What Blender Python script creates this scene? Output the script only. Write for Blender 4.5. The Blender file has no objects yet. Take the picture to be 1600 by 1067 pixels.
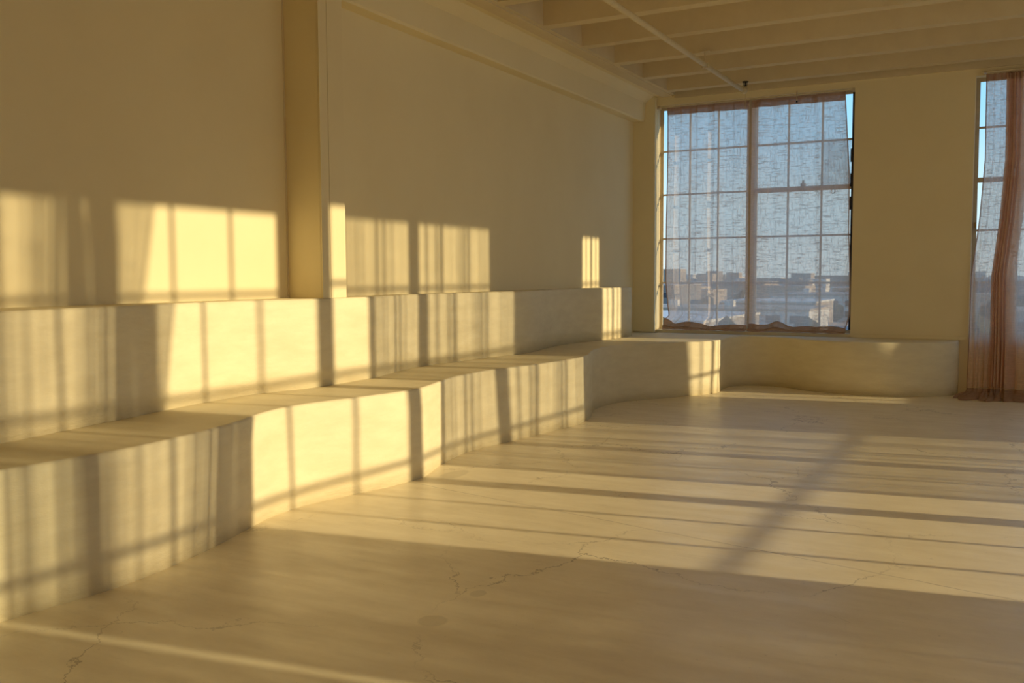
import bpy, bmesh, math, random
from mathutils import Vector, Matrix, noise
from mathutils.geometry import tessellate_polygon
random.seed(7)
D = bpy.data
SC = bpy.context.scene
COL = SC.collection

# ------------------------------------------------------------------ camera
cam = D.cameras.new('camera')
cam.sensor_fit = 'HORIZONTAL'
cam.sensor_width = 36.0
cam.lens = 36.0 * 1457.8 / 1600.0
cam.clip_start = 0.05
cam.clip_end = 3000.0
cam_ob = D.objects.new('camera', cam)
COL.objects.link(cam_ob)
yaw, pit, rol = 0.49456951, 0.0708804, -0.00493464
fwd = Vector((-math.sin(yaw) * math.cos(pit), math.cos(yaw) * math.cos(pit), -math.sin(pit)))
rgt = fwd.cross(Vector((0, 0, 1))).normalized()
upv = rgt.cross(fwd)
r2 = rgt * math.cos(rol) + upv * math.sin(rol)
u2 = upv * math.cos(rol) - rgt * math.sin(rol)
cam_ob.matrix_world = Matrix(((r2.x, u2.x, -fwd.x, 0.0), (r2.y, u2.y, -fwd.y, 0.0), (r2.z, u2.z, -fwd.z, 1.4), (0, 0, 0, 1)))
SC.camera = cam_ob

# ------------------------------------------------------------------ sun and sky
TO_SUN = Vector((1.0, 0.16, 0.22)).normalized()
sun = D.lights.new('sun', 'SUN')
sun.energy = 4.5
sun.color = (1.0, 0.785, 0.44)
sun.angle = math.radians(0.53)
sun_ob = D.objects.new('sun', sun)
sun_ob.rotation_euler = (-TO_SUN).to_track_quat('-Z', 'Y').to_euler()
sun_ob.location = (30, 8, 12)
COL.objects.link(sun_ob)

world = D.worlds.new('sky')
SC.world = world
world.use_nodes = True
wn = world.node_tree
wn.nodes.clear()
w_out = wn.nodes.new('ShaderNodeOutputWorld')
w_bg = wn.nodes.new('ShaderNodeBackground')
w_co = wn.nodes.new('ShaderNodeTexCoord')
w_sp = wn.nodes.new('ShaderNodeSeparateXYZ')
w_cr = wn.nodes.new('ShaderNodeValToRGB')
w_cr.color_ramp.interpolation = 'EASE'
els = w_cr.color_ramp.elements
els[0].position, els[0].color = 0.0, (0.56, 0.66, 0.68, 1)
els[1].position, els[1].color = 1.0, (0.05, 0.17, 0.48, 1)
for pos, colr in ((0.06, (0.50, 0.68, 0.76, 1)), (0.17, (0.27, 0.57, 0.84, 1)), (0.40, (0.13, 0.37, 0.74, 1))):
    e = els.new(pos)
    e.color = colr
wn.links.new(w_co.outputs['Generated'], w_sp.inputs[0])
wn.links.new(w_sp.outputs[2], w_cr.inputs[0])
wn.links.new(w_cr.outputs[0], w_bg.inputs[0])
w_bg.inputs['Strength'].default_value = 1.45
wn.links.new(w_bg.outputs[0], w_out.inputs[0])

SC.view_settings.view_transform = 'Standard'
SC.view_settings.look = 'None'
SC.view_settings.gamma = 1.0
SC.view_settings.use_curve_mapping = False
SC.view_settings.exposure = 0.08
SC.cycles.max_bounces = 14
SC.cycles.diffuse_bounces = 8
SC.cycles.transparent_max_bounces = 24
SC.cycles.transmission_bounces = 8
SC.cycles.sample_clamp_indirect = 6.0
SC.cycles.caustics_reflective = False

# ------------------------------------------------------------------ materials
def new_mat(name):
    m = D.materials.new(name)
    m.use_nodes = True
    nt = m.node_tree
    nt.nodes.clear()
    out = nt.nodes.new('ShaderNodeOutputMaterial')
    return m, nt, out

def nd(nt, typ, **kw):
    n = nt.nodes.new(typ)
    for k, v in kw.items():
        setattr(n, k, v)
    return n

def mathn(nt, op, a, b=None, clamp=False):
    n = nt.nodes.new('ShaderNodeMath')
    n.operation = op
    n.use_clamp = clamp
    for i, v in enumerate((a, b)):
        if v is None:
            continue
        if isinstance(v, (int, float)):
            n.inputs[i].default_value = v
        else:
            nt.links.new(v, n.inputs[i])
    return n.outputs[0]

def mixc(nt, fac, a, b):
    n = nt.nodes.new('ShaderNodeMix')
    n.data_type = 'RGBA'
    for sock, v in ((n.inputs[0], fac), (n.inputs[6], a), (n.inputs[7], b)):
        if isinstance(v, (int, float)):
            sock.default_value = v
        elif isinstance(v, tuple):
            sock.default_value = v if len(v) == 4 else (*v, 1)
        else:
            nt.links.new(v, sock)
    return n.outputs[2]

def ramp(nt, src, lo, hi):
    n = nt.nodes.new('ShaderNodeMapRange')
    n.inputs[1].default_value = lo
    n.inputs[2].default_value = hi
    nt.links.new(src, n.inputs[0])
    return n.outputs[0]

def noise_n(nt, coord, scale, detail=4.0, rough=0.55, stretch=None):
    if stretch:
        mp = nt.nodes.new('ShaderNodeMapping')
        mp.inputs['Scale'].default_value = stretch
        nt.links.new(coord, mp.inputs[0])
        coord = mp.outputs[0]
    n = nt.nodes.new('ShaderNodeTexNoise')
    n.inputs['Scale'].default_value = scale
    n.inputs['Detail'].default_value = detail
    n.inputs['Roughness'].default_value = rough
    nt.links.new(coord, n.inputs['Vector'])
    return n.outputs[0]

def plaster(name, col, col2, rough=0.75, bump=0.12, stretch=(1, 1, 1), scale=3.0, spec=0.25):
    m, nt, out = new_mat(name)
    co = nd(nt, 'ShaderNodeNewGeometry').outputs['Position']
    n1 = noise_n(nt, co, scale, 6, 0.6, stretch)
    n2 = noise_n(nt, co, 0.7, 3, 0.5)
    n3 = noise_n(nt, co, 45, 3, 0.6)
    f = mathn(nt, 'ADD', mathn(nt, 'MULTIPLY', ramp(nt, n1, 0.35, 0.68), 0.55), mathn(nt, 'MULTIPLY', ramp(nt, n2, 0.35, 0.65), 0.45))
    c = mixc(nt, f, col, col2)
    b = nd(nt, 'ShaderNodeBsdfPrincipled')
    nt.links.new(c, b.inputs['Base Color'])
    b.inputs['Roughness'].default_value = rough
    b.inputs['Specular IOR Level'].default_value = spec
    bp = nd(nt, 'ShaderNodeBump')
    bp.inputs['Strength'].default_value = bump
    bp.inputs['Distance'].default_value = 0.02
    h = mathn(nt, 'ADD', n1, mathn(nt, 'MULTIPLY', n3, 0.12))
    nt.links.new(h, bp.inputs['Height'])
    nt.links.new(bp.outputs[0], b.inputs['Normal'])
    nt.links.new(b.outputs[0], out.inputs[0])
    return m

def paint(name, col, rough=0.5, metal=0.0, spec=0.4):
    m, nt, out = new_mat(name)
    co = nd(nt, 'ShaderNodeNewGeometry').outputs['Position']
    n1 = noise_n(nt, co, 14, 4, 0.6)
    c = mixc(nt, ramp(nt, n1, 0.3, 0.75), col, tuple(x * 0.86 for x in col))
    b = nd(nt, 'ShaderNodeBsdfPrincipled')
    nt.links.new(c, b.inputs['Base Color'])
    b.inputs['Roughness'].default_value = rough
    b.inputs['Metallic'].default_value = metal
    b.inputs['Specular IOR Level'].default_value = spec
    nt.links.new(b.outputs[0], out.inputs[0])
    return m

def concrete_floor():
    m, nt, out = new_mat('sealed_concrete')
    co = nd(nt, 'ShaderNodeNewGeometry').outputs['Position']
    sx = nd(nt, 'ShaderNodeSeparateXYZ')
    nt.links.new(co, sx.inputs[0])
    n_big = noise_n(nt, co, 0.55, 4, 0.6)
    n_mid = noise_n(nt, co, 2.6, 7, 0.65)
    n_brush = noise_n(nt, co, 3.0, 5, 0.6, (0.7, 3.2, 1))
    n_fine = noise_n(nt, co, 60, 3, 0.6)
    f = mathn(nt, 'ADD', mathn(nt, 'MULTIPLY', ramp(nt, n_mid, 0.35, 0.7), 0.5), mathn(nt, 'MULTIPLY', ramp(nt, n_brush, 0.35, 0.7), 0.5))
    base = mixc(nt, f, FLOOR_A, FLOOR_B)
    # hairline cracks: edges of warped cells, kept only in patches
    warp = nd(nt, 'ShaderNodeTexNoise')
    warp.inputs['Scale'].default_value = 2.4
    warp.inputs['Detail'].default_value = 6
    warp.inputs['Roughness'].default_value = 0.65
    nt.links.new(co, warp.inputs['Vector'])
    vm = nd(nt, 'ShaderNodeVectorMath', operation='SCALE')
    vm.inputs['Scale'].default_value = 0.45
    nt.links.new(warp.outputs['Color'], vm.inputs[0])
    va = nd(nt, 'ShaderNodeVectorMath', operation='ADD')
    nt.links.new(co, va.inputs[0])
    nt.links.new(vm.outputs[0], va.inputs[1])
    vo = nd(nt, 'ShaderNodeTexVoronoi', feature='DISTANCE_TO_EDGE')
    vo.inputs['Scale'].default_value = 0.85
    nt.links.new(va.outputs[0], vo.inputs['Vector'])
    patch = ramp(nt, noise_n(nt, co, 0.9, 2, 0.5), 0.45, 0.60)
    crack = mathn(nt, 'MULTIPLY', mathn(nt, 'SUBTRACT', 1.0, ramp(nt, vo.outputs['Distance'], 0.0012, 0.0052)), patch)
    # the long straight saw joint across the room
    wob = mathn(nt, 'MULTIPLY', mathn(nt, 'SUBTRACT', noise_n(nt, co, 5, 4, 0.6), 0.5), 0.035)
    line = mathn(nt, 'ADD', mathn(nt, 'ADD', sx.outputs[1], mathn(nt, 'MULTIPLY', sx.outputs[0], 0.1955)), wob)
    jd = mathn(nt, 'ABSOLUTE', mathn(nt, 'SUBTRACT', line, 4.474))
    joint = mathn(nt, 'MULTIPLY', mathn(nt, 'SUBTRACT', 1.0, ramp(nt, jd, 0.002, 0.007)), 0.6)
    cr = mathn(nt, 'MAXIMUM', crack, joint)
    # round repair patches
    st = None
    for px, py, rx, ry in ((-3.45, 5.52, 0.075, 0.17), (-2.047, 3.104, 0.06, 0.06), (-2.049, 3.473, 0.035, 0.045)):
        dx = mathn(nt, 'DIVIDE', mathn(nt, 'SUBTRACT', sx.outputs[0], px), rx)
        dy = mathn(nt, 'DIVIDE', mathn(nt, 'SUBTRACT', sx.outputs[1], py), ry)
        d2 = mathn(nt, 'ADD', mathn(nt, 'MULTIPLY', dx, dx), mathn(nt, 'MULTIPLY', dy, dy))
        s = mathn(nt, 'SUBTRACT', 1.0, ramp(nt, mathn(nt, 'ADD', d2, mathn(nt, 'MULTIPLY', n_mid, 0.4)), 1.0, 1.35))
        st = s if st is None else mathn(nt, 'MAXIMUM', st, s)
    specks = ramp(nt, noise_n(nt, co, 38, 2, 0.5), 0.71, 0.76)
    scuff = mathn(nt, 'MULTIPLY', ramp(nt, noise_n(nt, co, 9, 6, 0.7, (0.8, 2.0, 1)), 0.56, 0.70), ramp(nt, n_big, 0.42, 0.62))
    base = mixc(nt, mathn(nt, 'MULTIPLY', scuff, 0.28), base, tuple(x * 0.62 for x in FLOOR_B))
    c = mixc(nt, mathn(nt, 'MULTIPLY', st, 0.35), base, tuple(x * 0.6 for x in FLOOR_B))
    c = mixc(nt, mathn(nt, 'MULTIPLY', specks, 0.25), c, tuple(x * 0.5 for x in FLOOR_B))
    c = mixc(nt, mathn(nt, 'MULTIPLY', cr, 0.6), c, (0.20, 0.14, 0.07))
    b = nd(nt, 'ShaderNodeBsdfPrincipled')
    nt.links.new(c, b.inputs['Base Color'])
    rr = nd(nt, 'ShaderNodeMapRange')
    rr.inputs[1].default_value = 0.3
    rr.inputs[2].default_value = 0.7
    rr.inputs[3].default_value = 0.30
    rr.inputs[4].default_value = 0.46
    nt.links.new(n_brush, rr.inputs[0])
    nt.links.new(rr.outputs[0], b.inputs['Roughness'])
    b.inputs['Specular IOR Level'].default_value = 0.5
    bp = nd(nt, 'ShaderNodeBump')
    bp.inputs['Strength'].default_value = 0.10
    bp.inputs['Distance'].default_value = 0.01
    h = mathn(nt, 'SUBTRACT', mathn(nt, 'ADD', n_mid, mathn(nt, 'MULTIPLY', n_fine, 0.1)), mathn(nt, 'MULTIPLY', cr, 0.5))
    nt.links.new(h, bp.inputs['Height'])
    nt.links.new(bp.outputs[0], b.inputs['Normal'])
    nt.links.new(b.outputs[0], out.inputs[0])
    return m

def gauze(name, col, thin, dense, axis, glow=0.5, gain=0.62, power=1.6):
    """sheer slub cloth: opacity follows the weave and grows where the cloth is seen edge-on"""
    m, nt, out = new_mat(name)
    co = nd(nt, 'ShaderNodeNewGeometry').outputs['Position']
    if axis == 'x':
        s_h, s_v = (8, 8, 72), (72, 72, 8)
    else:
        s_h, s_v = (3.5, 3.5, 70), (70, 70, 3.5)
    wh = noise_n(nt, co, 1.0, 3, 0.7, s_h)
    wv = noise_n(nt, co, 1.0, 3, 0.7, s_v)
    sl = mathn(nt, 'MAXIMUM', ramp(nt, wh, 0.50, 0.66), mathn(nt, 'MULTIPLY', ramp(nt, wv, 0.50, 0.66), 0.75))
    lw = nd(nt, 'ShaderNodeLayerWeight')
    lw.inputs['Blend'].default_value = 0.5
    edge = mathn(nt, 'POWER', lw.outputs['Facing'], power)
    op = mathn(nt, 'ADD', thin, mathn(nt, 'MULTIPLY', sl, dense - thin))
    op = mathn(nt, 'ADD', op, mathn(nt, 'MULTIPLY', edge, gain), clamp=True)
    tr = nd(nt, 'ShaderNodeBsdfTransparent')
    df = nd(nt, 'ShaderNodeBsdfDiffuse')
    tl = nd(nt, 'ShaderNodeBsdfTranslucent')
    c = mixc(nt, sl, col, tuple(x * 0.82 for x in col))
    nt.links.new(c, df.inputs[0])
    nt.links.new(c, tl.inputs[0])
    m1 = nd(nt, 'ShaderNodeMixShader')
    m1.inputs[0].default_value = glow
    nt.links.new(df.outputs[0], m1.inputs[1])
    nt.links.new(tl.outputs[0], m1.inputs[2])
    m2 = nd(nt, 'ShaderNodeMixShader')
    nt.links.new(op, m2.inputs[0])
    nt.links.new(tr.outputs[0], m2.inputs[1])
    nt.links.new(m1.outputs[0], m2.inputs[2])
    nt.links.new(m2.outputs[0], out.inputs[0])
    return m

def glass(name, tint, haze=0.0):
    m, nt, out = new_mat(name)
    tr = nd(nt, 'ShaderNodeBsdfTransparent')
    tr.inputs[0].default_value = (*tint, 1)
    gl = nd(nt, 'ShaderNodeBsdfGlossy')
    gl.inputs['Roughness'].default_value = 0.03
    lw = nd(nt, 'ShaderNodeLayerWeight')
    lw.inputs['Blend'].default_value = 0.5
    fr = mathn(nt, 'ADD', 0.02, mathn(nt, 'MULTIPLY', mathn(nt, 'POWER', lw.outputs['Facing'], 6), 0.28))
    ms = nd(nt, 'ShaderNodeMixShader')
    nt.links.new(fr, ms.inputs[0])
    nt.links.new(tr.outputs[0], ms.inputs[1])
    nt.links.new(gl.outputs[0], ms.inputs[2])
    last = ms.outputs[0]
    if haze:
        df = nd(nt, 'ShaderNodeBsdfTranslucent')
        co = nd(nt, 'ShaderNodeNewGeometry').outputs['Position']
        df.inputs[0].default_value = (0.75, 0.74, 0.70, 1)
        hz = mathn(nt, 'MULTIPLY', ramp(nt, noise_n(nt, co, 9, 4, 0.6), 0.2, 0.7), haze)
        m2 = nd(nt, 'ShaderNodeMixShader')
        nt.links.new(hz, m2.inputs[0])
        nt.links.new(last, m2.inputs[1])
        nt.links.new(df.outputs[0], m2.inputs[2])
        last = m2.outputs[0]
    nt.links.new(last, out.inputs[0])
    return m

WALL_A, WALL_B = (0.87, 0.77, 0.515), (0.82, 0.715, 0.465)
FLOOR_A, FLOOR_B = (0.93, 0.83, 0.605), (0.76, 0.66, 0.46)
M_WALL = plaster('cream_wall_plaster', WALL_A, WALL_B, 0.8, 0.05, scale=1.6, spec=0.15)
M_BENCH = plaster('trowelled_bench_plaster', (0.86, 0.775, 0.55), (0.73, 0.64, 0.43), 0.6, 0.28, (1, 1, 3.6), 3.6, 0.3)
M_CEIL = plaster('painted_concrete_ceiling', (0.76, 0.65, 0.44), (0.69, 0.58, 0.385), 0.85, 0.25, scale=5.0, spec=0.1)
M_FLOOR = concrete_floor()
M_FRAME = paint('cream_steel_window_paint', (0.66, 0.56, 0.40), 0.45)
M_DARKFRAME = paint('dark_steel', (0.035, 0.03, 0.03), 0.5)
M_PIPE = paint('cream_pipe_paint', (0.74, 0.62, 0.38), 0.5)
M_BLACK = paint('black_iron', (0.02, 0.018, 0.016), 0.45, 0.6)
M_BRASS = paint('dull_brass', (0.42, 0.30, 0.14), 0.4, 0.7)
M_GLASS = glass('window_glass', (0.97, 0.98, 0.98))
M_FROST = glass('hazed_glass', (0.92, 0.93, 0.92), 0.45)
M_GAUZE = gauze('pink_gauze', (0.96, 0.77, 0.64), 0.64, 0.92, 'x', 0.66)
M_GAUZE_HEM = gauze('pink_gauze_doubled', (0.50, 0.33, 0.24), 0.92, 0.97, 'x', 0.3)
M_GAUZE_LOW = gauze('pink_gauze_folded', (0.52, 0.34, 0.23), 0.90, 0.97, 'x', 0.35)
M_GAUZE_RIGHT = gauze('pale_gauze', (0.92, 0.80, 0.60), 0.39, 0.56, 'y', 0.75, 1.15, 1.0)
M_GAUZE_HEM_SHADE = gauze('hem_shade_gauze', (0.80, 0.66, 0.48), 0.66, 0.84, 'y', 0.6)  # side hems and the added layer that darkens the floor
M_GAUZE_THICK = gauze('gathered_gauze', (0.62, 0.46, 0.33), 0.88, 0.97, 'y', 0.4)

# ------------------------------------------------------------------ helpers
def link(name, bm, mat, parent=None, smooth=False):
    me = D.meshes.new(name)
    bmesh.ops.recalc_face_normals(bm, faces=bm.faces[:]) if not smooth == 'keep' else None
    bm.to_mesh(me)
    bm.free()
    if smooth:
        for p in me.polygons:
            p.use_smooth = True
    o = D.objects.new(name, me)
    if mat:
        me.materials.append(mat)
    COL.objects.link(o)
    if parent:
        o.parent = parent
    return o

def empty(name, loc=(0, 0, 0)):
    o = D.objects.new(name, None)
    o.location = loc
    o.empty_display_size = 0.1
    COL.objects.link(o)
    return o

def tag(o, label, cat, group=None):
    o['label'] = label
    o['category'] = cat
    if group:
        o['group'] = group
    return o

def struct(o):
    o['kind'] = 'structure'
    return o

def bx(bm, x0, x1, y0, y1, z0, z1):
    vs = [bm.verts.new(p) for p in ((x0, y0, z0), (x1, y0, z0), (x1, y1, z0), (x0, y1, z0), (x0, y0, z1), (x1, y0, z1), (x1, y1, z1), (x0, y1, z1))]
    for f in ((3, 2, 1, 0), (4, 5, 6, 7), (0, 1, 5, 4), (1, 2, 6, 5), (2, 3, 7, 6), (3, 0, 4, 7)):
        bm.faces.new([vs[i] for i in f])
    return vs

def box(name, x0, x1, y0, y1, z0, z1, mat, parent=None, bev=0.0):
    bm = bmesh.new()
    bx(bm, x0, x1, y0, y1, z0, z1)
    if bev:
        bmesh.ops.bevel(bm, geom=bm.edges[:], offset=bev, segments=2, affect='EDGES')
    return link(name, bm, mat, parent)

def tube(bm, pts, r, seg=10):
    rings = []
    pts = [Vector(p) for p in pts]
    for i, p in enumerate(pts):
        d = (pts[min(i + 1, len(pts) - 1)] - pts[max(i - 1, 0)]).normalized()
        a = d.cross(Vector((0, 0, 1)))
        if a.length < 1e-4:
            a = d.cross(Vector((1, 0, 0)))
        a.normalize()
        b = d.cross(a)
        rr = r[i] if isinstance(r, (list, tuple)) else r
        rings.append([bm.verts.new(p + a * rr * math.cos(2 * math.pi * k / seg) + b * rr * math.sin(2 * math.pi * k / seg)) for k in range(seg)])
    for A, B in zip(rings, rings[1:]):
        for k in range(seg):
            bm.faces.new((A[k], A[(k + 1) % seg], B[(k + 1) % seg], B[k]))
    bm.faces.new(rings[0][::-1])
    bm.faces.new(rings[-1])

YT = 0.31                    # thickness of the window wall
XL, XR = -4.6, 3.4          # left and right wall faces
YN, YB = -5.0, 11.95         # near and window wall faces
ZS, ZJ = 4.14, 3.74          # slab underside, joist underside
SILL, HEAD = 0.66, 3.62
H1, H2 = 0.6245, 1.2447      # bench tops

# ------------------------------------------------------------------ floor and walls
XA, YA = 2.3, 12.55          # unseen alcove, added to clear the way for the corner sun slivers
def l_slab(name, z0, z1, mat):
    bm = bmesh.new()
    bx(bm, XL - 0.3, XA, YN - 0.2, YB + YT, z0, z1)
    bx(bm, XA, XR + 0.22, YN - 0.2, YA + 0.2, z0, z1)
    return struct(link(name, bm, mat))
fl = l_slab('floor', -0.25, 0.0, M_FLOOR)

bm = bmesh.new()
bx(bm, XL - 0.3, XL, YN, 5.38, 0, ZS)
XP = -4.545                  # the panel past the pilaster stands a little further out
bx(bm, XL - 0.3, XP, 5.38, YB, 0, ZS)
wl = struct(link('wall_left', bm, M_WALL))
def pil(name, y0, ym, y1, xf, z0, z1):
    g = 0.0022
    bm = bmesh.new()
    bx(bm, XL, xf - 0.012, y0, y1, z0, z1)
    vs = []
    for a, b in ((y0, ym - g), (ym + g, y1)):
        q = bx(bm, xf - 0.014, xf, a, b, z0, z1)
    bmesh.ops.remove_doubles(bm, verts=bm.verts[:], dist=1e-6)
    return struct(link(name, bm, M_WALL))
# pilaster with the hairline joint down its face; a fine shadow gap against the wall panel
pil('pilaster', 5.155, 5.243, 5.415, -4.287, 1.2447 + .001, 3.74)
box('shadow_gap', XL - 0.001, XL + 0.004, 5.139, 5.154, 1.26, 3.42, M_CEIL, wl)
struct(box('corner_column', XL, -4.246, 11.87, YB, 0.626, 3.74, M_WALL, None, 0.012))
# spandrel beam along the left wall, slightly rough lower arris
bm = bmesh.new()
prof = [(XL, 3.425), (-4.405, 3.415), (-4.39, 3.432), (-4.372, 3.66), (-4.262, 3.742), (-4.17, 3.745), (-4.17, ZS), (XL, ZS)]
ny = 90
rings = []
for i in range(ny + 1):
    y = YN + (YB - YN) * i / ny
    w = [0.006 * noise.noise(Vector((y * 1.7, k * 3.1, 0))) + 0.004 * noise.noise(Vector((y * 6, k * 5, 2))) for k in range(len(prof))]
    rings.append([bm.verts.new((x + (w[k] if 0 < k < 4 else 0), y, z + (w[k] * 0.8 if 0 < k < 4 else 0))) for k, (x, z) in enumerate(prof)])
for A, B in zip(rings, rings[1:]):
    for k in range(len(prof)):
        k2 = (k + 1) % len(prof)
        bm.faces.new((A[k], A[k2], B[k2], B[k]))
bm.faces.new(rings[0])
bm.faces.new(rings[-1][::-1])
struct(link('beam', bm, M_WALL))

# window wall: openings
OPEN_BACK = [(-4.245, -1.76), (-0.462, 2.0)]
SILLS, HEADS = (SILL, SILL), (HEAD, HEAD)
bm = bmesh.new()
def wall_layer(y0, y1, opens):
    xs = [XL - 0.3] + [v for ab in opens for v in ab] + [XA]
    for i in range(0, len(xs), 2):
        bx(bm, xs[i], xs[i + 1], y0, y1, 0, ZS)
    for (a, b), zs, zh in zip(opens, SILLS, HEADS):
        bx(bm, a - .001, b + .001, y0, y1, 0, zs)
        bx(bm, a - .001, b + .001, y0, y1, zh, ZS)
wall_layer(YB, 12.125, OPEN_BACK)
wall_layer(12.125, YB + YT, [(-4.525, -1.76), (-0.742, 2.295)])      # rebated outside the glass; unseen last edge widened so sun reaches the curtain
wb = struct(link('wall_back', bm, M_WALL))

# right wall: two steel windows, plus an added slot for the corner sun slivers
ZR0, ZR1 = 0.50, 3.656
OPEN_RIGHT = [(0.2, 4.86), (4.96, 9.30), (11.45, 12.03)]
SILL_R = (ZR0, ZR0, 0.95)
bm = bmesh.new()
ys = [YN] + [v for ab in OPEN_RIGHT for v in ab] + [YA + 0.2]
for i in range(0, len(ys), 2):
    bx(bm, XR, XR + 0.22, ys[i], ys[i + 1], 0, ZS)
for (a, b), zs in zip(OPEN_RIGHT, SILL_R):
    bx(bm, XR, XR + 0.22, a - .001, b + .001, 0, zs)
    bx(bm, XR, XR + 0.22, a - .001, b + .001, ZR1, ZS)
struct(link('wall_right', bm, M_WALL))
struct(box('wall_added_alcove', XA, XR, YA, YA + 0.2, 0, ZS, M_WALL))
struct(box('wall_near', XL - 0.3, XR + 0.22, YN - 0.2, YN, 0, ZS, M_WALL))

# ------------------------------------------------------------------ ceiling, girder, joists
ce = l_slab('ceiling', ZS, ZS + 0.3, M_CEIL)
def rough_bar(name, x0, x1, y0, y1, z0, z1, seed, parent, taper=0.03):
    """concrete rib along x, wider at the slab, arrises a little uneven"""
    bm = bmesh.new()
    n = 60
    rings = []
    for i in range(n + 1):
        x = x0 + (x1 - x0) * i / n
        def w(k, a=0.006):
            return a * noise.noise(Vector((x * 1.3, seed * 7.3 + k, 1))) + a * 0.7 * noise.noise(Vector((x * 7, seed * 3.1 + k, 4)))
        rings.append([bm.verts.new(p) for p in ((x, y0 + w(0), z0 + w(1, .005)), (x, y1 + w(2), z0 + w(3, .005)), (x, y1 + taper, z1), (x, y0 - taper, z1))])
    for A, B in zip(rings, rings[1:]):
        for k in range(4):
            bm.faces.new((A[k], A[(k + 1) % 4], B[(k + 1) % 4], B[k]))
    bm.faces.new(rings[0])
    bm.faces.new(rings[-1][::-1])
    return link(name, bm, M_CEIL, parent)
k = 4
while True:
    yf = 8.18 + 0.887 * k
    if yf < YN + 0.3:
        break
    rough_bar('joist', -4.02, XR - 0.05, yf - 0.135, yf, ZJ, ZS + 0.02, k, ce)
    k -= 1
bm = bmesh.new()
bx(bm, -4.172, -3.985, YN, YB + 0.005, ZJ - 0.002, ZS + 0.02)
bx(bm, -4.172, -4.03, YN, YB + 0.005, ZJ - 0.014, ZJ + 0.01)
link('girder', bm, M_CEIL, ce)
box('girder', XR - 0.3, XR, YN, 11.0, ZJ, ZS + 0.02, M_CEIL, ce)
# rib over the window heads
box('head_beam', -4.0, XR - .05, YB - 0.035, YB + 0.01, 3.70, ZS + 0.02, M_CEIL, ce)

# ------------------------------------------------------------------ benches
YS= [2.3, 2.42, 2.54, 2.66, 2.78, 2.9, 3.02, 3.14, 3.26, 3.38, 3.5, 3.62, 3.74, 3.86, 3.98, 4.1, 4.22, 4.34, 4.46, 4.58, 4.7, 4.82, 4.94, 5.06, 5.18, 5.2, 5.28, 5.36, 5.44, 5.52, 5.6, 5.68, 5.76, 5.84, 5.92, 6.0, 6.08, 6.16, 6.24, 6.32, 6.4, 6.48, 6.56, 6.6, 6.75, 6.9, 7.05, 7.2, 7.35, 7.5, 7.65, 7.8, 7.95, 8.1, 8.25, 8.4, 8.55, 8.7, 8.85, 9.0, 9.15, 9.3, 9.45, 9.6, 9.75, 9.9, 10.05, 10.2, 10.35, 10.5, 10.65]
LB= [-3.6, -3.581, -3.562, -3.546, -3.536, -3.535, -3.546, -3.566, -3.587, -3.609, -3.637, -3.672, -3.704, -3.737, -3.766, -3.785, -3.788, -3.786, -3.763, -3.736, -3.708, -3.672, -3.639, -3.615, -3.595, -3.592, -3.584, -3.589, -3.607, -3.632, -3.66, -3.687, -3.712, -3.731, -3.747, -3.761, -3.773, -3.783, -3.789, -3.79, -3.788, -3.784, -3.773, -3.765, -3.733, -3.709, -3.687, -3.666, -3.647, -3.626, -3.607, -3.592, -3.582, -3.591, -3.611, -3.653, -3.712, -3.767, -3.811, -3.829, -3.834, -3.832, -3.81, -3.769, -3.687, -3.588, -3.49, -3.401, -3.31, -3.208, -3.123]
LT= [-3.594, -3.575, -3.565, -3.551, -3.536, -3.532, -3.538, -3.551, -3.567, -3.588, -3.613, -3.642, -3.679, -3.723, -3.761, -3.79, -3.803, -3.793, -3.778, -3.752, -3.71, -3.682, -3.66, -3.632, -3.61, -3.607, -3.603, -3.609, -3.623, -3.641, -3.662, -3.683, -3.705, -3.726, -3.746, -3.765, -3.778, -3.786, -3.792, -3.794, -3.793, -3.792, -3.79, -3.789, -3.774, -3.736, -3.701, -3.67, -3.643, -3.625, -3.611, -3.599, -3.593, -3.602, -3.626, -3.665, -3.719, -3.773, -3.821, -3.852, -3.868, -3.886, -3.882, -3.84, -3.773, -3.678, -3.577, -3.476, -3.357, -3.203, -3.111]
UB= [-4.159, -4.159, -4.16, -4.164, -4.178, -4.198, -4.218, -4.235, -4.253, -4.27, -4.287, -4.311, -4.336, -4.356, -4.371, -4.382, -4.393, -4.405, -4.411, -4.402, -4.372, -4.338, -4.31, -4.287, -4.275, -4.274, -4.275, -4.277, -4.28, -4.283, -4.284, -4.287, -4.294, -4.307, -4.325, -4.345, -4.366, -4.387, -4.406, -4.422, -4.437, -4.449, -4.458, -4.462, -4.463, -4.447, -4.428, -4.413, -4.399, -4.383, -4.361, -4.333, -4.304, -4.28, -4.278, -4.289, -4.31, -4.338, -4.363, -4.382, -4.4, -4.412, -4.413, -4.406, -4.396, -4.372, -4.337, -4.305, -4.286, -4.278, -4.273]

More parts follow.
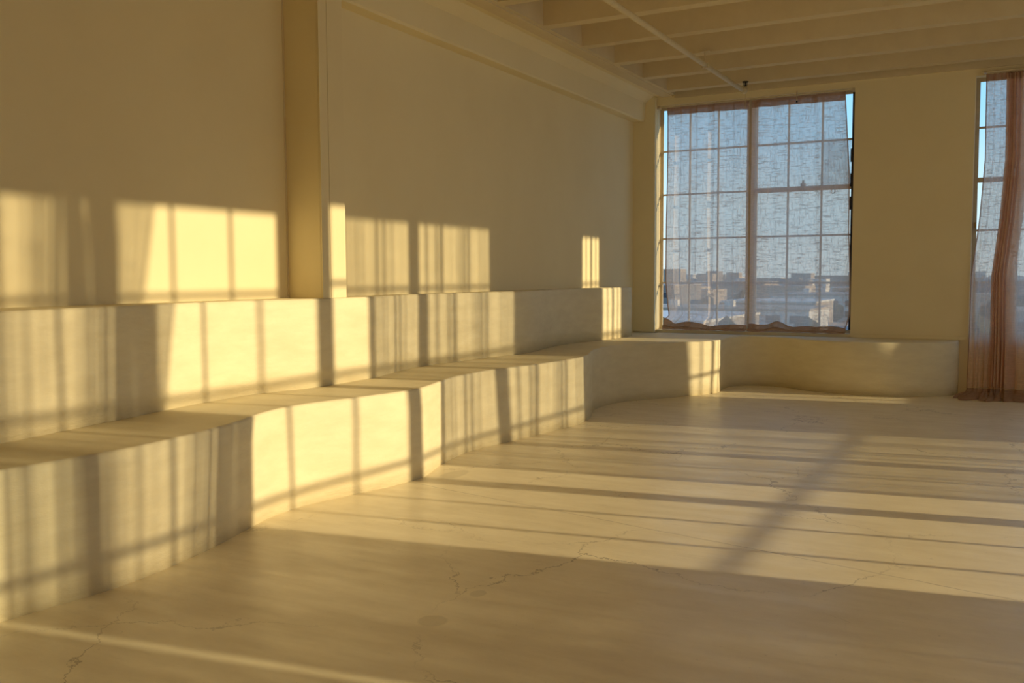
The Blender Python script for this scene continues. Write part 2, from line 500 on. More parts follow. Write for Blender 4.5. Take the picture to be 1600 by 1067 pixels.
def bench(name, bottom, topc, h, back, close):
    """bottom / topc: matching (x, y) points along the front; back: points closing the top at the wall"""
    n = len(bottom)
    nb = [Vector((p[0], p[1], 0)) for p in bottom]
    tb = [Vector((p[0], p[1], 0)) for p in topc]
    def normal(i):
        d = (tb[min(i + 1, n - 1)] - tb[max(i - 1, 0)]).normalized()
        return Vector((d.y, -d.x, 0))      # towards the room
    bm = bmesh.new()
    z0 = close
    rows = []
    for i in range(n):
        nn = normal(i)
        w = 0.0035 * noise.noise(Vector((tb[i].x * 2, tb[i].y * 2, 3)))
        col = []
        for f in (0.0, 0.25, 0.5, 0.75):
            p = nb[i].lerp(tb[i], f) + nn * (0.006 * noise.noise(Vector((tb[i].y * 1.5, f * 2.5, h))))
            col.append((p.x, p.y, z0 + (h - z0) * f))
        t = tb[i]
        col.append((t.x, t.y, h - 0.016 + w))
        a = t - nn * 0.004
        col.append((a.x, a.y, h - 0.005 + w))
        a = t - nn * 0.014
        col.append((a.x, a.y, h))
        rows.append([bm.verts.new(c) for c in col])
    side = []
    for A, B in zip(rows, rows[1:]):
        for k in range(len(A) - 1):
            side.append(bm.faces.new((A[k], B[k], B[k + 1], A[k + 1])))
    for f in side:
        f.smooth = True
    ring = [r[-1] for r in rows] + [bm.verts.new((x, y, h)) for x, y in back]
    for tri in tessellate_polygon([[v.co for v in ring]]):
        bm.faces.new([ring[i] for i in tri])
    bring = [r[0] for r in rows] + [bm.verts.new((x, y, z0)) for x, y in back]
    for tri in tessellate_polygon([[v.co for v in bring]]):
        bm.faces.new([bring[i] for i in tri][::-1])
    bot_b = bring[n:]
    tb2 = ring[n:]
    for k in range(len(tb2) - 1):
        bm.faces.new((bot_b[k], bot_b[k + 1], tb2[k + 1], tb2[k]))
    bm.faces.new(rows[-1] + [tb2[0], bot_b[0]])
    bm.faces.new(rows[0][::-1] + [bot_b[-1], tb2[-1]])
    return link(name, bm, M_BENCH, None, False)

near_y = [-4.9, -4.2, -3.4, -2.6, -1.8, -1.0, -0.3, 0.4, 1.0, 1.5, 1.9, 2.15]
def wav(y, base, amp, ph):
    return base + amp * math.sin(2 * math.pi * (y - ph) / 2.9)
nearL = [(-3.66 + 0.10 * math.sin(2 * math.pi * (y - 3.7) / 2.9) * 1.0, y) for y in near_y]
nearL[-1] = (-3.62, 2.15)
nearL[-2] = (-3.67, 1.9)
nearU = [(-4.25 + 0.07 * math.sin(2 * math.pi * (y - 3.7) / 2.9), y) for y in near_y]
nearU[-1] = (-4.155, 2.15)
nearU[-2] = (-4.16, 1.9)
tail = [(-3.085, 10.78), (-3.075, 10.84), (-3.082, 10.95), (-3.11, 11.2), (-3.112, 11.36), (-3.085, 11.52), (-3.01, 11.66), (-2.9, 11.735), (-2.76, 11.755), (-2.6, 11.735),
        (-2.45, 11.68), (-2.32, 11.59), (-2.18, 11.48), (-2.03, 11.40), (-1.86, 11.35), (-1.6, 11.32), (-1.4, 11.31), (-1.2, 11.34), (-1.0, 11.44), (-0.85, 11.53), (-0.72, 11.61), (-0.62, 11.71), (-0.57, 11.82), (-0.555, 11.94)]
tail_t = [(-3.072, 10.75), (-3.068, 10.82), (-3.078, 10.95), (-3.10, 11.2), (-3.10, 11.36), (-3.07, 11.51), (-3.0, 11.64), (-2.89, 11.70), (-2.76, 11.715), (-2.6, 11.69),
          (-2.45, 11.62), (-2.32, 11.52), (-2.18, 11.38), (-2.03, 11.28), (-1.86, 11.2), (-1.6, 11.15), (-1.4, 11.16), (-1.2, 11.22), (-1.0, 11.32), (-0.85, 11.40), (-0.72, 11.49), (-0.62, 11.62), (-0.57, 11.78), (-0.555, 11.94)]
botL = nearL + list(zip(LB, YS)) + tail
topL = nearL + list(zip(LT, YS)) + tail_t
b1 = bench('plaster_bench', botL, topL, H1, [(-0.555, YB - .001), (-4.2, YB - .001), (-4.2, 11.86), (XP + .002, 11.86), (XP + .002, 5.375), (XL + .002, 5.375), (XL + .002, -4.9)], 0.0)
tag(b1, 'lower tier of wavy cream plaster bench running along the left wall and under the windows', 'bench')
ub = list(zip(UB, YS))
ub_end = [(-4.268, 10.8), (-4.262, 10.95), (-4.262, 11.06), (-4.275, 11.12), (-4.31, 11.16), (-4.4, 11.175), (XP + .003, 11.18)]
b2 = bench('plaster_bench', nearU + ub + ub_end, nearU + ub + ub_end, H2, [(XP + .002, 11.1), (XP + .002, 5.375), (XL + .002, 5.375), (XL + .002, -4.9)], H1 + 0.0005)
tag(b2, 'narrow upper tier of wavy cream plaster bench stepped up against the left wall', 'bench')
# low moulding at the foot of the pier between the windows and the window boards
struct(box('trim_1', -1.76, -0.47, YB - 0.035, YB, H1 + .0005, 0.668, M_WALL, None, 0.006))
struct(box('trim_2', -4.24, -1.762, YB - 0.02, YB + 0.14, H1 + .0005, SILL + 0.006, M_WALL, None, 0.004))

# ------------------------------------------------------------------ windows
def window(name, axis, plane, a0, a1, z0, z1, vert, horiz, special=None, per_pane=True, depth=0.02, skip_mid=None):
    """vert: [(centre, width)]; horiz: [(z, width)] or a function of the sash; all bars are parts"""
    root = empty(name, (a0, plane, z0) if axis == 'x' else (plane, a0, z0))
    struct(root)
    off = root.location.copy()
    def bar(nm, p0, p1, q0, q1, d0, d1, mat):
        bm = bmesh.new()
        if axis == 'x':
            bx(bm, p0 - off.x, p1 - off.x, plane + d0 - off.y, plane + d1 - off.y, q0 - off.z, q1 - off.z)
        else:
            bx(bm, plane + d0 - off.x, plane + d1 - off.x, p0 - off.y, p1 - off.y, q0 - off.z, q1 - off.z)
        return link(nm, bm, mat, root)
    fw = 0.032
    bm = bmesh.new()
    for p0, p1, q0, q1 in ((a0, a0 + fw, z0, z1), (a1 - fw, a1, z0, z1), (a0 + fw, a1 - fw, z0, z0 + fw), (a0 + fw, a1 - fw, z1 - fw, z1)):
        if axis == 'x':
            bx(bm, p0 - off.x, p1 - off.x, -depth / 2, depth / 2, q0 - off.z, q1 - off.z)
        else:
            bx(bm, -depth / 2, depth / 2, p0 - off.y, p1 - off.y, q0 - off.z, q1 - off.z)
    link('window_frame', bm, M_FRAME, root)
    heavy = [(v, w) for v, w in vert if w > 0.06]
    light = [(v, w) for v, w in vert if w <= 0.06]
    for v, w in heavy:
        bar('mullion', v - w / 2, v + w / 2, z0 + fw, z1 - fw, -depth / 2 - 0.004, depth / 2, M_FRAME)
    lim = [a0 + fw] + [q for v, w in heavy for q in (v - w / 2, v + w / 2)] + [a1 - fw]
    for k in range(0, len(lim), 2):
        p0, p1 = lim[k], lim[k + 1]
        t = 0.012
        bm = bmesh.new()
        for q in ((p0, p0 + t, z0 + fw, z1 - fw), (p1 - t, p1, z0 + fw, z1 - fw), (p0 + t, p1 - t, z0 + fw, z0 + fw + t), (p0 + t, p1 - t, z1 - fw - t, z1 - fw)):
            if axis == 'x':
                bx(bm, q[0] - off.x, q[1] - off.x, -.009, .009, q[2] - off.z, q[3] - off.z)
            else:
                bx(bm, -.009, .009, q[0] - off.y, q[1] - off.y, q[2] - off.z, q[3] - off.z)
        sash = link('sash', bm, M_FRAME, root)
        vs = [(v, w) for v, w in light if p0 < v < p1]
        hs = [(z, w) for z, w, h0, h1 in horiz if h0 < (p0 + p1) / 2 < h1]
        for v, w in vs:
            bar('muntin', v - w / 2, v + w / 2, z0 + fw + t, z1 - fw - t, -depth / 2, depth / 2, M_FRAME).parent = sash
        for z, w in hs:
            big = w > 0.05
            bar('meeting_rail' if big else 'muntin', p0 + t, p1 - t, z - w / 2, z + w / 2, -depth / 2 - (0.006 if big else -0.002), depth / 2 - 0.002, M_FRAME).parent = sash
        if not per_pane:
            bar('pane', p0 + t / 2, p1 - t / 2, z0 + fw, z1 - fw, 0.002, 0.006, M_GLASS).parent = sash
            continue
        ve = [p0 + t / 2] + [v for v, w in vs] + [p1 - t / 2]
        ze = [z0 + fw + t / 2] + [z for z, w in hs] + [z1 - fw - t / 2]
        for i in range(len(ve) - 1):
            for j in range(len(ze) - 1):
                mt = M_FROST if special == (k // 2, i, j) else M_GLASS
                g = bar('pane', ve[i] + .008, ve[i + 1] - .008, ze[j] + .008, ze[j + 1] - .008, 0.002, 0.006, mt)
                g.parent = sash
                if mt is M_FROST:
                    g['label'] = 'hazed pane with a dirty rim'
    return root

# window 1: left sash of three panes, right sash with a heavier rail
L0, R1 = -4.245, -1.76
v1 = [(-3.835, 0.022), (-3.455, 0.022), (-3.015, 0.115), (-2.56, 0.024), (-2.152, 0.024)]
h1 = []
for z in (1.287, 1.876, 2.462, 3.034):
    h1.append((z, 0.022, L0 + .03, -3.07))
    h1.append((z, 0.06 if abs(z - 2.462) < .01 else 0.024, -2.958, R1 - .03))
W1 = window('window_1', 'x', 12.1, L0, R1, SILL, HEAD, v1, h1, special=(1, 2, 3))
# latch and pull ring on the heavy rail
def at(root, p):
    return Vector(p) - root.location
bm = bmesh.new()
p = at(W1, (-2.37, 12.06, 2.51))
bx(bm, p.x - .03, p.x + .03, p.y - .012, p.y + .012, p.z - .02, p.z + .015)
bx(bm, p.x - .012, p.x + .012, p.y - .01, p.y + .01, p.z + .015, p.z + .05)
link('latch', bm, M_FRAME, W1)
bm = bmesh.new()
p = at(W1, (-2.01, 12.06, 2.41))
tube(bm, [(p.x + .022 * math.cos(t), p.y, p.z + .028 * math.sin(t)) for t in [i * math.pi / 8 for i in range(17)]], 0.004, 6)
link('pull_ring', bm, M_BLACK, W1)
# dark stile on the right side of the sash
bm = bmesh.new()
p = at(W1, (R1 - 0.03, 12.1, 0))
bx(bm, p.x - .012, p.x + .028, -.03, .02, 0.05, HEAD - SILL - .03)
for zc in (2.2, 1.9, 1.62):
    bx(bm, p.x - .026, p.x - .01, -.02, .01, zc - .10, zc + .06)
o = link('side_stile', bm, M_DARKFRAME, W1)
o['label'] = 'dark steel stile'

v2 = [(0.0, 0.024), (0.385, 0.024), (0.77, 0.115), (1.19, 0.024), (1.6, 0.024)]
h2 = [(z, 0.055 if abs(z - 2.465) < .01 else 0.024, -0.43, 1.97) for z in (1.29, 1.89, 2.465, 3.06)]
W2 = window('window_2', 'x', 12.1, -0.462, 2.0, SILL, HEAD, v2, h2)
box_p = at(W2, (-0.43, 12.06, 1.95))
bm = bmesh.new()
bx(bm, box_p.x - .012, box_p.x + .012, box_p.y - .03, box_p.y + .01, box_p.z - .03, box_p.z + .03)
link('latch', bm, M_BRASS, W2)

# right wall windows, steel bars in the glass plane XG
XG = 3.5
SX = 0.16
SH = SX * XG
def rv(cs):
    return [(c + SH, w) for c, w in cs]
vA = rv([(4.845, .028), (5.335, .028), (5.85, .14), (6.375, .028), (6.86, .028), (7.39, .14), (7.84, .028), (8.30, .028)])
vB = rv([(3.71, .028), (3.25, .085), (2.80, .028), (2.32, .028), (1.85, .13), (1.37, .028), (0.9, .028), (0.42, .13), (0.0, .028)])
vC = [(11.60, .02), (11.75, .05), (11.89, .02)]  # bars of the unseen slot added to cast the slivers
hz = [(1.03, 0.03), (1.70, 0.036), (2.406, 0.036), (3.062, 0.036)]
for nm, (a, b), vv, zs in (('window_3', OPEN_RIGHT[1], vA, ZR0), ('window_4', OPEN_RIGHT[0], vB, ZR0), ('sun_slot', OPEN_RIGHT[2], vC, 0.95)):
    window(nm, 'y', XG, a, b, zs, ZR1, vv, [(z, w, a + .03, b - .03) for z, w in hz if z > zs + .2], per_pane=False)

# ------------------------------------------------------------------ curtains
def sheet(name, P, nu, nv, mat, parent=None, loc=(0, 0, 0)):
    bm = bmesh.new()
    g = [[bm.verts.new(Vector(P(i / nu, j / nv)) - Vector(loc)) for i in range(nu + 1)] for j in range(nv + 1)]
    for j in range(nv):
        for i in range(nu):
            bm.faces.new((g[j][i], g[j][i + 1], g[j + 1][i + 1], g[j + 1][i]))
    me_o = link(name, bm, mat, parent, 'keep')
    return me_o

def folds(seed, n=5, f0=4.0, f1=14.0):
    rnd = random.Random(seed)
    cs = [(rnd.uniform(f0, f1), rnd.uniform(0, 6.28), rnd.uniform(0.5, 1.0)) for _ in range(n)]
    tot = sum(c[2] for c in cs)
    return lambda u: sum(a * math.sin(2 * math.pi * f * u + ph) for f, ph, a in cs) / tot

def lerp_pts(pts, t):
    if t <= pts[0][0]:
        return pts[0][1]
    for (a, va), (b, vb) in zip(pts, pts[1:]):
        if t <= b:
            return va + (vb - va) * (t - a) / (b - a)
    return pts[-1][1]

def smooth01(t):
    t = max(0.0, min(1.0, t))
    return t * t * (3 - 2 * t)

ZT = 3.572
def window_panel(label, side, left, right, seed, hang, heap, nu=150):
    """sheer panel hanging in window 1, hem heaped on the window board.
    left / right: [(height, x)] edges; hang(u): fold depth weight; heap(u): height of the heap"""
    root = empty('curtain', (lerp_pts(left, 0.8), 12.0, SILL))
    tag(root, label, 'curtain', 'sheer curtains in the corner window')
    loc = root.location
    fo = folds(seed, 4, 2.5, 7)
    fo2 = folds(seed + 1, 4, 2, 5)
    def tri(u):
        # broad flat pleats
        return math.asin(math.sin(2 * math.pi * (4.4 * u + 0.10 * math.sin(5 * u + seed)))) * 2 / math.pi
    def xy(u, z):
        a, b = lerp_pts(left, z), lerp_pts(right, z)
        # gather the cloth: folds bunch toward the middle of the window
        w = u ** 1.0
        x = a + (b - a) * w
        low = smooth01((2.4 - z) / 1.8)
        if side < 0:
            d = (0.026 + 0.004 * low) * tri(u) + 0.020 * fo(u) * hang(u) + 0.012 * low * fo2(u)
        else:
            d = (0.042 + 0.006 * low) * fo(u) * hang(u) + 0.014 * low * fo2(u)
        return x + 0.25 * d, 11.966 + d
    def P(u, v):
        hp = heap(u)
        zb = SILL + hp
        z = ZT + (zb - ZT) * v
        x, y = xy(u, z)
        # billow inward near the sill
        return (x, y - 0.018 * smooth01((zb + 0.35 - z) / 0.35), z)
    sheet('sheer_cloth', P, nu, 46, M_GAUZE, root, loc)
    def H(u, v):
        x, y = xy(u, ZT)
        return (x, y - 0.006 - 0.01 * math.sin(math.pi * v), ZT + 0.012 - (0.092 + .01 * u) * v)
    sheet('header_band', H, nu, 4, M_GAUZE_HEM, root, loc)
    f3 = folds(seed + 5, 4, 1, 4)
    f4 = folds(seed + 6, 4, 3, 9)
    def B(u, v):
        hp = heap(u)
        zb = SILL + hp + 0.02
        x, y = xy(u, zb)
        y -= 0.018
        prof = [(0, 0.0, hp + 0.02), (0.15, -0.02, hp + 0.02), (0.3, -0.045, hp * 0.75), (0.42, -0.062, hp * 0.42), (0.52, -0.052, hp * 0.62), (0.66, -0.085, hp * 0.5), (0.8, -0.098, hp * 0.2), (1.0, -0.085, 0.012)]
        dy = lerp_pts([(a, b) for a, b, c in prof], v)
        dz = lerp_pts([(a, c) for a, b, c in prof], v)
        k = 0.35 + 0.65 * math.sin(math.pi * v)
        return (x + 0.012 * f4(u) * k, y + dy * (1 + 0.25 * f3(u)) - 0.004 * f4(u + v * 0.13), SILL + max(0.012, dz * (1 + 0.28 * f3(u + 0.10 * v)) + 0.008 * f4(u + 0.2 * v) * k))
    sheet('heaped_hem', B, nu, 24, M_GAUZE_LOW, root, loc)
    # selvedge along the outer edge
    e = 0.0 if side < 0 else 1.0
    s = 1 if side < 0 else -1
    def E(u, v):
        hp = heap(e)
        z = ZT + (SILL + hp - ZT) * v
        x, y = xy(e + s * 0.012 * u, z)
        return (x, y - 0.005 - 0.018 * smooth01((SILL + hp + 0.35 - z) / 0.35), z)
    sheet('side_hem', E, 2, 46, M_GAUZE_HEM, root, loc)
    return root

window_panel('left sheer pink curtain panel of the corner window, folds catching the sun', -1,
             [(0.66, -4.22), (0.75, -4.20), (0.80, -4.12), (0.86, -4.05), (0.98, -4.075), (1.3, -4.11), (2.1, -4.11), (3.0, -4.095), (3.6, -4.098)],
             [(0.66, -3.03), (3.6, -3.04)], 11,
             lambda u: 1.0 + 0.2 * smooth01((u - 0.86) / 0.14), lambda u: 0.075 + 0.05 * math.exp(-(u / 0.12) ** 2) + 0.012 * math.sin(u * 5 + 1) - 0.005 * u)
window_panel('right sheer pink curtain panel of the corner window, hem heaped on the sill', 1,
             [(0.66, -3.0), (3.6, -3.0)],
             [(0.66, -1.86), (0.74, -1.80), (0.9, -1.765), (1.3, -1.765), (1.9, -1.79), (2.6, -1.80), (3.6, -1.868)], 23,
             lambda u: 0.5 + 0.9 * smooth01((0.10 - u) / 0.10), lambda u: 0.065 + 0.065 * math.exp(-((u - 0.30) / 0.10) ** 2) - 0.01 * smooth01((u - .6) / .4))

# rod, its brackets, the hook
rod = empty('curtain_rod', (-3.0, 11.968, 3.606))
tag(rod, 'thin cream curtain rod across the head of the corner window', 'rod')
rl = rod.location
bm = bmesh.new()
tube(bm, [(-1.215, 0, 0), (1.225, 0, 0)], 0.009, 8)
link('rail', bm, M_PIPE, rod)
for x in (-4.225, -1.775):
    bm = bmesh.new()
    p = Vector((x, 11.968, 3.604)) - rl
    bx(bm, p.x - .016, p.x + .016, -.018, .05, -.022, .012)
    link('bracket', bm, M_FRAME, rod)
bm = bmesh.new()
p = Vector((-2.44, 11.945, 3.60)) - rl
tube(bm, [(p.x, -.012, .045), (p.x, -.022, .0), (p.x, -.026, -.05), (p.x, -.02, -.085), (p.x, -.008, -.092)], 0.008, 6)
link('hook', bm, M_FRAME, rod)
bm = bmesh.new()
tube(bm, [(p.x, -.02, -.082), (p.x, -.02, -.10)], 0.011, 6)
o = link('hook_tip', bm, M_BLACK, rod)

# window 2: gathered panel that falls to the floor in front of the bench end
def floor_panel():
    root = empty('curtain', (0.1, 11.88, 0.0))
    tag(root, 'long gathered pink curtain falling to the floor beside the pier', 'curtain')
    loc = root.location
    fo = folds(41, 6, 4, 11)
    fo2 = folds(42, 5, 9, 20)
    left = [(0.0, -0.50), (0.08, -0.47), (0.66, -0.462), (1.37, -0.458), (2.0, -0.39), (2.67, -0.352), (3.6, -0.362)]
    def base(u, z):
        a = lerp_pts(left, z)
        # u 0..0.35 loose sheer strip, 0.35..0.65 dense gather, 0.65..1 loose again
        wdt = [(0, 0.0), (0.30, 0.20), (0.36, 0.215), (0.74, 0.36), (1.0, 0.95)]
        x = a + lerp_pts(wdt, u) * (1.0 + 0.10 * smooth01((2 - z) / 2))
        dense = smooth01((u - 0.32) / 0.06) * (1 - smooth01((u - 0.76) / 0.06))
        low = smooth01((1.6 - z) / 1.6)
        loose = 1 - smooth01((u - 0.26) / 0.08)
        d = 0.016 * loose * math.asin(math.sin(2 * math.pi * (9.5 * u + 0.2))) * 2 / math.pi + 0.014 * fo(u) + (0.035 * dense + 0.022 * low) * fo2(u * 1.4) + 0.02 * low * fo(u * 0.8 + .3)
        return x + 0.35 * d, 11.875 + d - 0.05 * low
    def P(u, v):
        z = 3.60 + (0.10 - 3.60) * v
        x, y = base(u, z)
        return (x, y - 0.05 * smooth01((0.35 - z) / 0.35), z)
    def mat_of(u):
        return 0
    sheet('sheer_cloth', P, 170, 60, M_GAUZE, root, loc)
    # second layer of the gather: the folds lie doubled there
    for k in range(2):
        def G(u, v, k=k):
            z = 3.60 + (0.12 - 3.60) * v
            uu = 0.34 + 0.43 * u
            x, y = base(uu, z)
            d = 0.014 * math.sin(2 * math.pi * (5 + k) * u + k * 2 + 0.6 * z)
            return (x + 0.3 * d, y + (0.02 if k else -0.016) + d - 0.05 * smooth01((0.35 - z) / 0.35), z)
        sheet('gathered_fold', G, 60, 50, M_GAUZE, root, loc)
    def T(u, v):
        x, y = base(u, 3.6)
        return (x, y - 0.006, 3.615 - 0.075 * v + 0.006 * fo2(u))
    sheet('header_band', T, 170, 3, M_GAUZE_HEM, root, loc)
    def E(u, v):
        z = 3.60 + (0.10 - 3.60) * v
        x, y = base(0.02 * u, z)
        return (x, y - 0.006 - 0.05 * smooth01((0.35 - z) / 0.35), z)
    sheet('side_hem', E, 2, 60, M_GAUZE_HEM, root, loc)
    f5 = folds(77, 5, 3, 8)
    f6 = folds(78, 5, 7, 18)
    def F(u, v):
        x, y = base(u, 0.10)
        y -= 0.05
        reach = 0.34 + 0.14 * f5(u)
        up = [(0, 0.10), (0.12, 0.06), (0.25, 0.045), (0.5, 0.035), (0.8, 0.028), (1.0, 0.008)]
        z = lerp_pts(up, v)
        ripple = 0.03 * f6(u) * math.sin(math.pi * min(1, v * 1.1))
        side = -0.14 * smooth01(1 - u / 0.25) * smooth01(v)
        return (x + 0.06 * f5(u + .1) * v + side, y - reach * v, max(0.006, z + abs(ripple) * 1.1 - 0.004))
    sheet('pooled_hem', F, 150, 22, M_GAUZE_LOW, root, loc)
    # lower part below the sill is backed by the wall, cloth the same
    return root
floor_panel()
rod2 = empty('curtain_rod', (0.8, 11.875, 3.642))
tag(rod2, 'thin rod carrying the long floor-length curtain at the right edge', 'rod')
bm = bmesh.new()
tube(bm, [(-1.2, 0, 0), (1.2, 0, 0)], 0.011, 8)
link('rail', bm, M_PIPE, rod2)
for x in (-1.17, 1.17):
    bm = bmesh.new()
    bx(bm, x - .014, x + .014, -.014, .074, -.012, .014)
    link('bracket', bm, M_FRAME, rod2)

# curtains of the right wall, whose shadows fall across the room
XC = 3.32
def side_curtain(label, ytop, ybot, seed, mat, amp=0.040, z1=3.70, f=(8, 26), nu=220, zk=0.03, doubled=None, xo=0.0):
    XC = 3.32 + xo
    root = empty('curtain', (XC, (ytop[0] + ytop[1]) / 2, 0))
    tag(root, label, 'curtain')
    loc = root.location
    fo = folds(seed, 7, *f)
    fo2 = folds(seed + 3, 4, 3, 7)
    def P(u, v):
        t = min(1.0, v * (z1 - 0.03) / (z1 - zk))
        y0 = ytop[0] + (ybot[0] - ytop[0]) * t
        y1 = ytop[1] + (ybot[1] - ytop[1]) * t
        d = amp * (fo(u) * 1.5 + 0.8 * fo2(u + 0.02 * v))
        return (XC + d, y0 + (y1 - y0) * u + 0.3 * d, z1 + (0.03 - z1) * v)
    sheet('sheer_cloth', P, nu, 20, mat, root, loc)
    if doubled:
        # extra layer added below this height to darken the floor
        def U(u, v):
            y0, y1 = ybot[0] + 0.01, ybot[1] - 0.01
            d = amp * (fo(u) * 1.5 + 0.8 * fo2(u + 0.02))
            return (XC + d - 0.012, y0 + (y1 - y0) * u + 0.3 * d, doubled + 0.02 * fo2(u) + (0.03 - doubled) * v)
        sheet('floor_shade_layer', U, nu, 10, M_GAUZE_HEM_SHADE, root, loc)
    def E(u, v):
        s = 0 if u < 1.5 else 1
        y0 = ytop[0] + (ybot[0] - ytop[0]) * v
        return (XC + amp * fo(0) * 1.5 - 0.006, y0 + 0.03 * u, z1 + (0.03 - z1) * v)
    sheet('side_hem', E, 2, 10, M_GAUZE_HEM_SHADE, root, loc)
    return root
S7 = SX * XC
side_curtain('wide pale sheer curtain over the far window of the right wall', (6.385 + S7, 8.80 + S7), (6.385 + S7, 8.80 + S7), 3, M_GAUZE_RIGHT)
side_curtain('narrow sheer strip drawn aside at the near edge of the far right window', (4.40 + S7, 4.75 + S7), (4.38 + S7, 4.42 + S7), 5, M_GAUZE_RIGHT, 0.015, f=(1, 4), nu=40, zk=1.9)
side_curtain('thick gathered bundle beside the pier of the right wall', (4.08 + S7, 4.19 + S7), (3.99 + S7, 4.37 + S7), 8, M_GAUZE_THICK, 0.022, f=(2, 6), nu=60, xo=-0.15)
side_curtain('plain sheer curtain at the nearest end of the right wall windows', (0.3 + S7, 2.79 + S7), (0.3 + S7, 2.79 + S7), 17, M_GAUZE_RIGHT, 0.03, f=(5, 14), doubled=1.5)
side_curtain('long sheer curtain over the middle window of the right wall', (2.87 + S7, 4.29 + S7), (2.87 + S7, 4.1 + S7), 9, M_GAUZE_RIGHT, f=(5, 14), doubled=1.5)
srod = empty('curtain_rod', (XC + 0.02, 3.0, 3.715))
tag(srod, 'long rod above the windows of the right wall', 'rod')
bm = bmesh.new()
tube(bm, [(0, -0.9, 0), (0, 6.4, 0)], 0.012, 8)
link('rail', bm, M_PIPE, srod)
for y in (-0.85, 1.9, 6.35):
    bm = bmesh.new()
    bx(bm, -.015, .062, y - .015, y + .015, -.02, .014)
    link('bracket', bm, M_FRAME, srod)

# ------------------------------------------------------------------ sprinkler pipe
pipe = empty('sprinkler_pipe', (-2.95, 11.4, 3.6))
tag(pipe, 'cream sprinkler pipe hung under the ceiling joists, ending at the corner window', 'pipe')
pl = pipe.location
bm = bmesh.new()
tube(bm, [(0.03, -16.2, 0), (0.0, -3, 0), (0.0, 0.0, 0)], 0.026, 14)
o = link('main_run', bm, M_PIPE, pipe, True)
bm = bmesh.new()
tube(bm, [(0, -.10, 0), (0, 0.0, 0), (0, 0.035, .012), (0, .05, .05)], [0.036, 0.036, 0.034, 0.032], 12)
link('elbow', bm, M_PIPE, pipe, True)
for y in (-13.3, -9.75 + .9, -5.3, -1.62):
    bm = bmesh.new()
    tube(bm, [(0, y, 0.03), (0, y, ZJ - 3.6 + .005)], 0.007, 8)
    bx(bm, -.045, .045, y - .03, y + .03, ZJ - 3.6 - .006, ZJ - 3.6 + .004)
    for s in (-1, 1):
        bx(bm, s * .031 - .003, s * .031 + .003, y - .014, y + .014, -.03, .035)
    bx(bm, -.034, .034, y - .014, y + .014, -.034, -.028)
    link('hanger', bm, M_PIPE, pipe)
bm = bmesh.new()
tube(bm, [(0, .05, .045), (0, .05, .075)], 0.016, 8)
bx(bm, -.022, -.015, .044, .056, .07, .12)
bx(bm, .015, .022, .044, .056, .07, .12)
tube(bm, [(0, .05, .112), (0, .05, .122)], [0.034, 0.040], 10)
tube(bm, [(0, .05, .07), (0, .05, .115)], 0.008, 6)
o = link('sprinkler_head', bm, M_BLACK, pipe)
o['label'] = 'black sprinkler head'
cord = D.objects.new('tmp', None)
bm = bmesh.new()
tube(bm, [(0, 0, 0), (0.002, .002, -.09), (0, 0, -.20)], 0.004, 6)
o = link('cord', bm, M_PIPE, pipe)
o.location = (0, .055, -.0)
D.objects.remove(cord)

# ------------------------------------------------------------------ city outside
M_GROUND = plaster('city_ground', (0.50, 0.40, 0.31), (0.60, 0.49, 0.38), 0.9, 0.0, scale=0.02)
struct(box('ground', -900, 600, 14, 1800, -12.5, -12.0, M_GROUND))
CITY = [paint('city_%s' % n, c, 0.9) for n, c in (('white', (0.86, 0.77, 0.66)), ('grey', (0.48, 0.41, 0.35)), ('tan', (0.54, 0.42, 0.31)), ('slate', (0.30, 0.26, 0.23)))]
M_CWIN = paint('city_window', (0.05, 0.06, 0.08), 0.2)
M_TREE = paint('tree_green', (0.06, 0.07, 0.04), 0.9)
FOOT = []
def building(label, x, y, w, d, h, body, roof, vents=1, rows=2):
    FOOT.append((x, y, w, d))
    root = empty('building', (x, y, -12.0))
    tag(root, label, 'building', 'buildings beyond the windows')
    bm = bmesh.new()
    bx(bm, -w / 2, w / 2, -d / 2, d / 2, 0, h)
    link('wall', bm, CITY[body], root)
    bm = bmesh.new()
    bx(bm, -w / 2 - .2, w / 2 + .2, -d / 2 - .2, d / 2 + .2, h, h + 0.5)
    link('roof', bm, CITY[roof], root)
    for k in range(vents):
        bm = bmesh.new()
        cx = -w / 3 + k * w / 3.0
        bx(bm, cx - 1, cx + 1, -1, 1, h + .45, h + 1.9)
        link('roof_vent', bm, CITY[0], root)
    n = max(2, int(w / 5))
    for r in range(rows):
        for i in range(n):
            cx = -w / 2 + (i + .5) * w / n
            bm = bmesh.new()
            z = h * (r + .55) / (rows + .3)
            bx(bm, cx - w / n * .3, cx + w / n * .3, -d / 2 - .08, -d / 2 + .05, z - 0.8, z + 0.8)
            link('window', bm, M_CWIN, root)
    return root
building('low grey warehouse with a white roof seen in the left gap of the corner window', -62, 176, 30, 40, 5.0, 1, 0)
building('dark slate block on the skyline in the left gap of the corner window', -118, 318, 34, 30, 9.5, 3, 1)
building('wide white building low behind the left sheer panel', -58, 214, 40, 24, 5.5, 0, 2, 2)
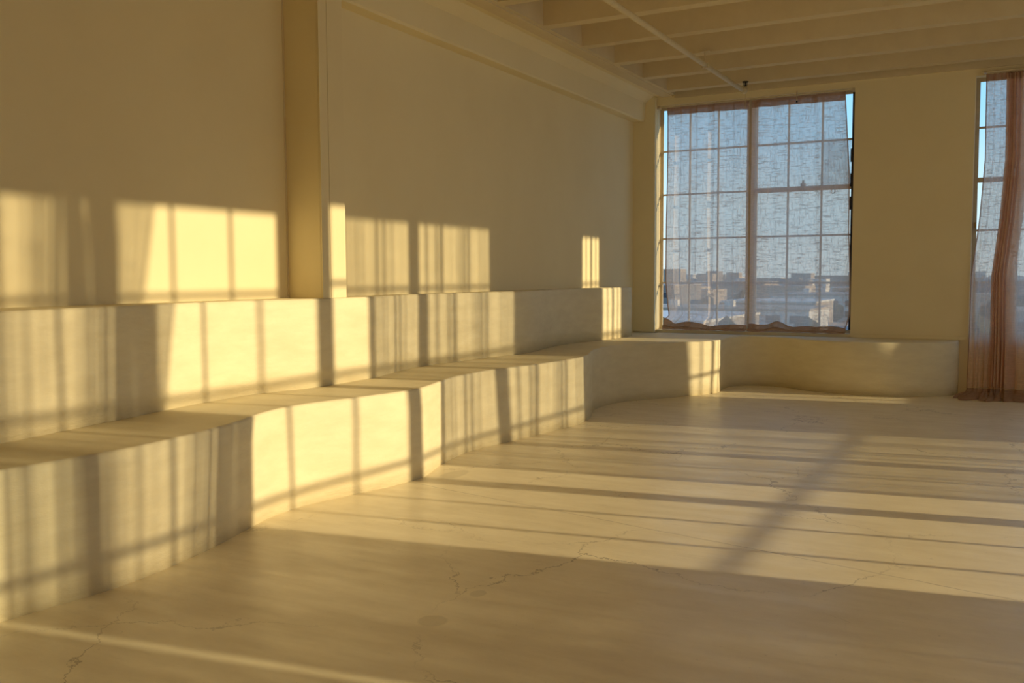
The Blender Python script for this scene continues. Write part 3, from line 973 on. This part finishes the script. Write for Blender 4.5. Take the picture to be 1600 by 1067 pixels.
building('small tan building with a bright roof behind the middle mullion', -56, 255, 24, 26, 6.0, 2, 0)
building('long low white shed behind the right sheer panel near its foot', -24, 140, 26, 16, 3.0, 0, 1, 2, 1)
building('pale flat-roofed building behind the right sheer panel at mid height', -42, 300, 46, 30, 7.0, 0, 1, 2)
building('tan block at the right edge of the corner window', -22, 240, 24, 24, 5.2, 2, 0)
building('grey block behind the long curtain at the right edge', 14, 190, 34, 24, 6.5, 1, 2)
rnd = random.Random(5)
bm = bmesh.new()
for i in range(420):
    y = rnd.uniform(330, 1500)
    x = rnd.uniform(-0.48 * y, 0.18 * y)
    w, d = rnd.uniform(10, 34), rnd.uniform(10, 30)
    if any(abs(x - a) < (c + w) / 2 + 2 and abs(y - b) < (dd + d) / 2 + 2 for a, b, c, dd in FOOT):
        continue
    FOOT.append((x, y, w, d))
    h = rnd.uniform(3.5, 10.5) if rnd.random() < .93 else rnd.uniform(12, 17)
    bx(bm, x - w / 2, x + w / 2, y - d / 2, y + d / 2, -12, -12 + h)
o = link('distant_rooftops', bm, None)
for m in CITY:
    o.data.materials.append(m)
for i, p in enumerate(o.data.polygons):
    p.material_index = (i // 6 * 7 + i // 18) % 4
o['kind'] = 'stuff'
tag(o, 'hazy rooftops of the far city along the horizon', 'city')
bm = bmesh.new()
for i in range(260):
    y = rnd.uniform(120, 900)
    x = rnd.uniform(-0.46 * y, 0.16 * y)
    if any(abs(x - a) < c / 2 + 6 and abs(y - b) < d / 2 + 6 for a, b, c, d in FOOT):
        continue
    r = rnd.uniform(1.8, 4.0)
    mtx = Matrix.Translation((x, y, -12 + r * 1.1)) @ Matrix.Diagonal((r, r, r * 1.15, 1))
    bmesh.ops.create_icosphere(bm, subdivisions=1, radius=1.0, matrix=mtx)
for v in bm.verts:
    v.co += Vector((noise.noise(v.co * .9), noise.noise(v.co * .9 + Vector((5, 0, 0))), noise.noise(v.co * .9 + Vector((0, 9, 0))))) * 0.9
o = link('distant_trees', bm, M_TREE)
o['kind'] = 'stuff'
tag(o, 'dark scattered trees between the far roofs', 'trees')
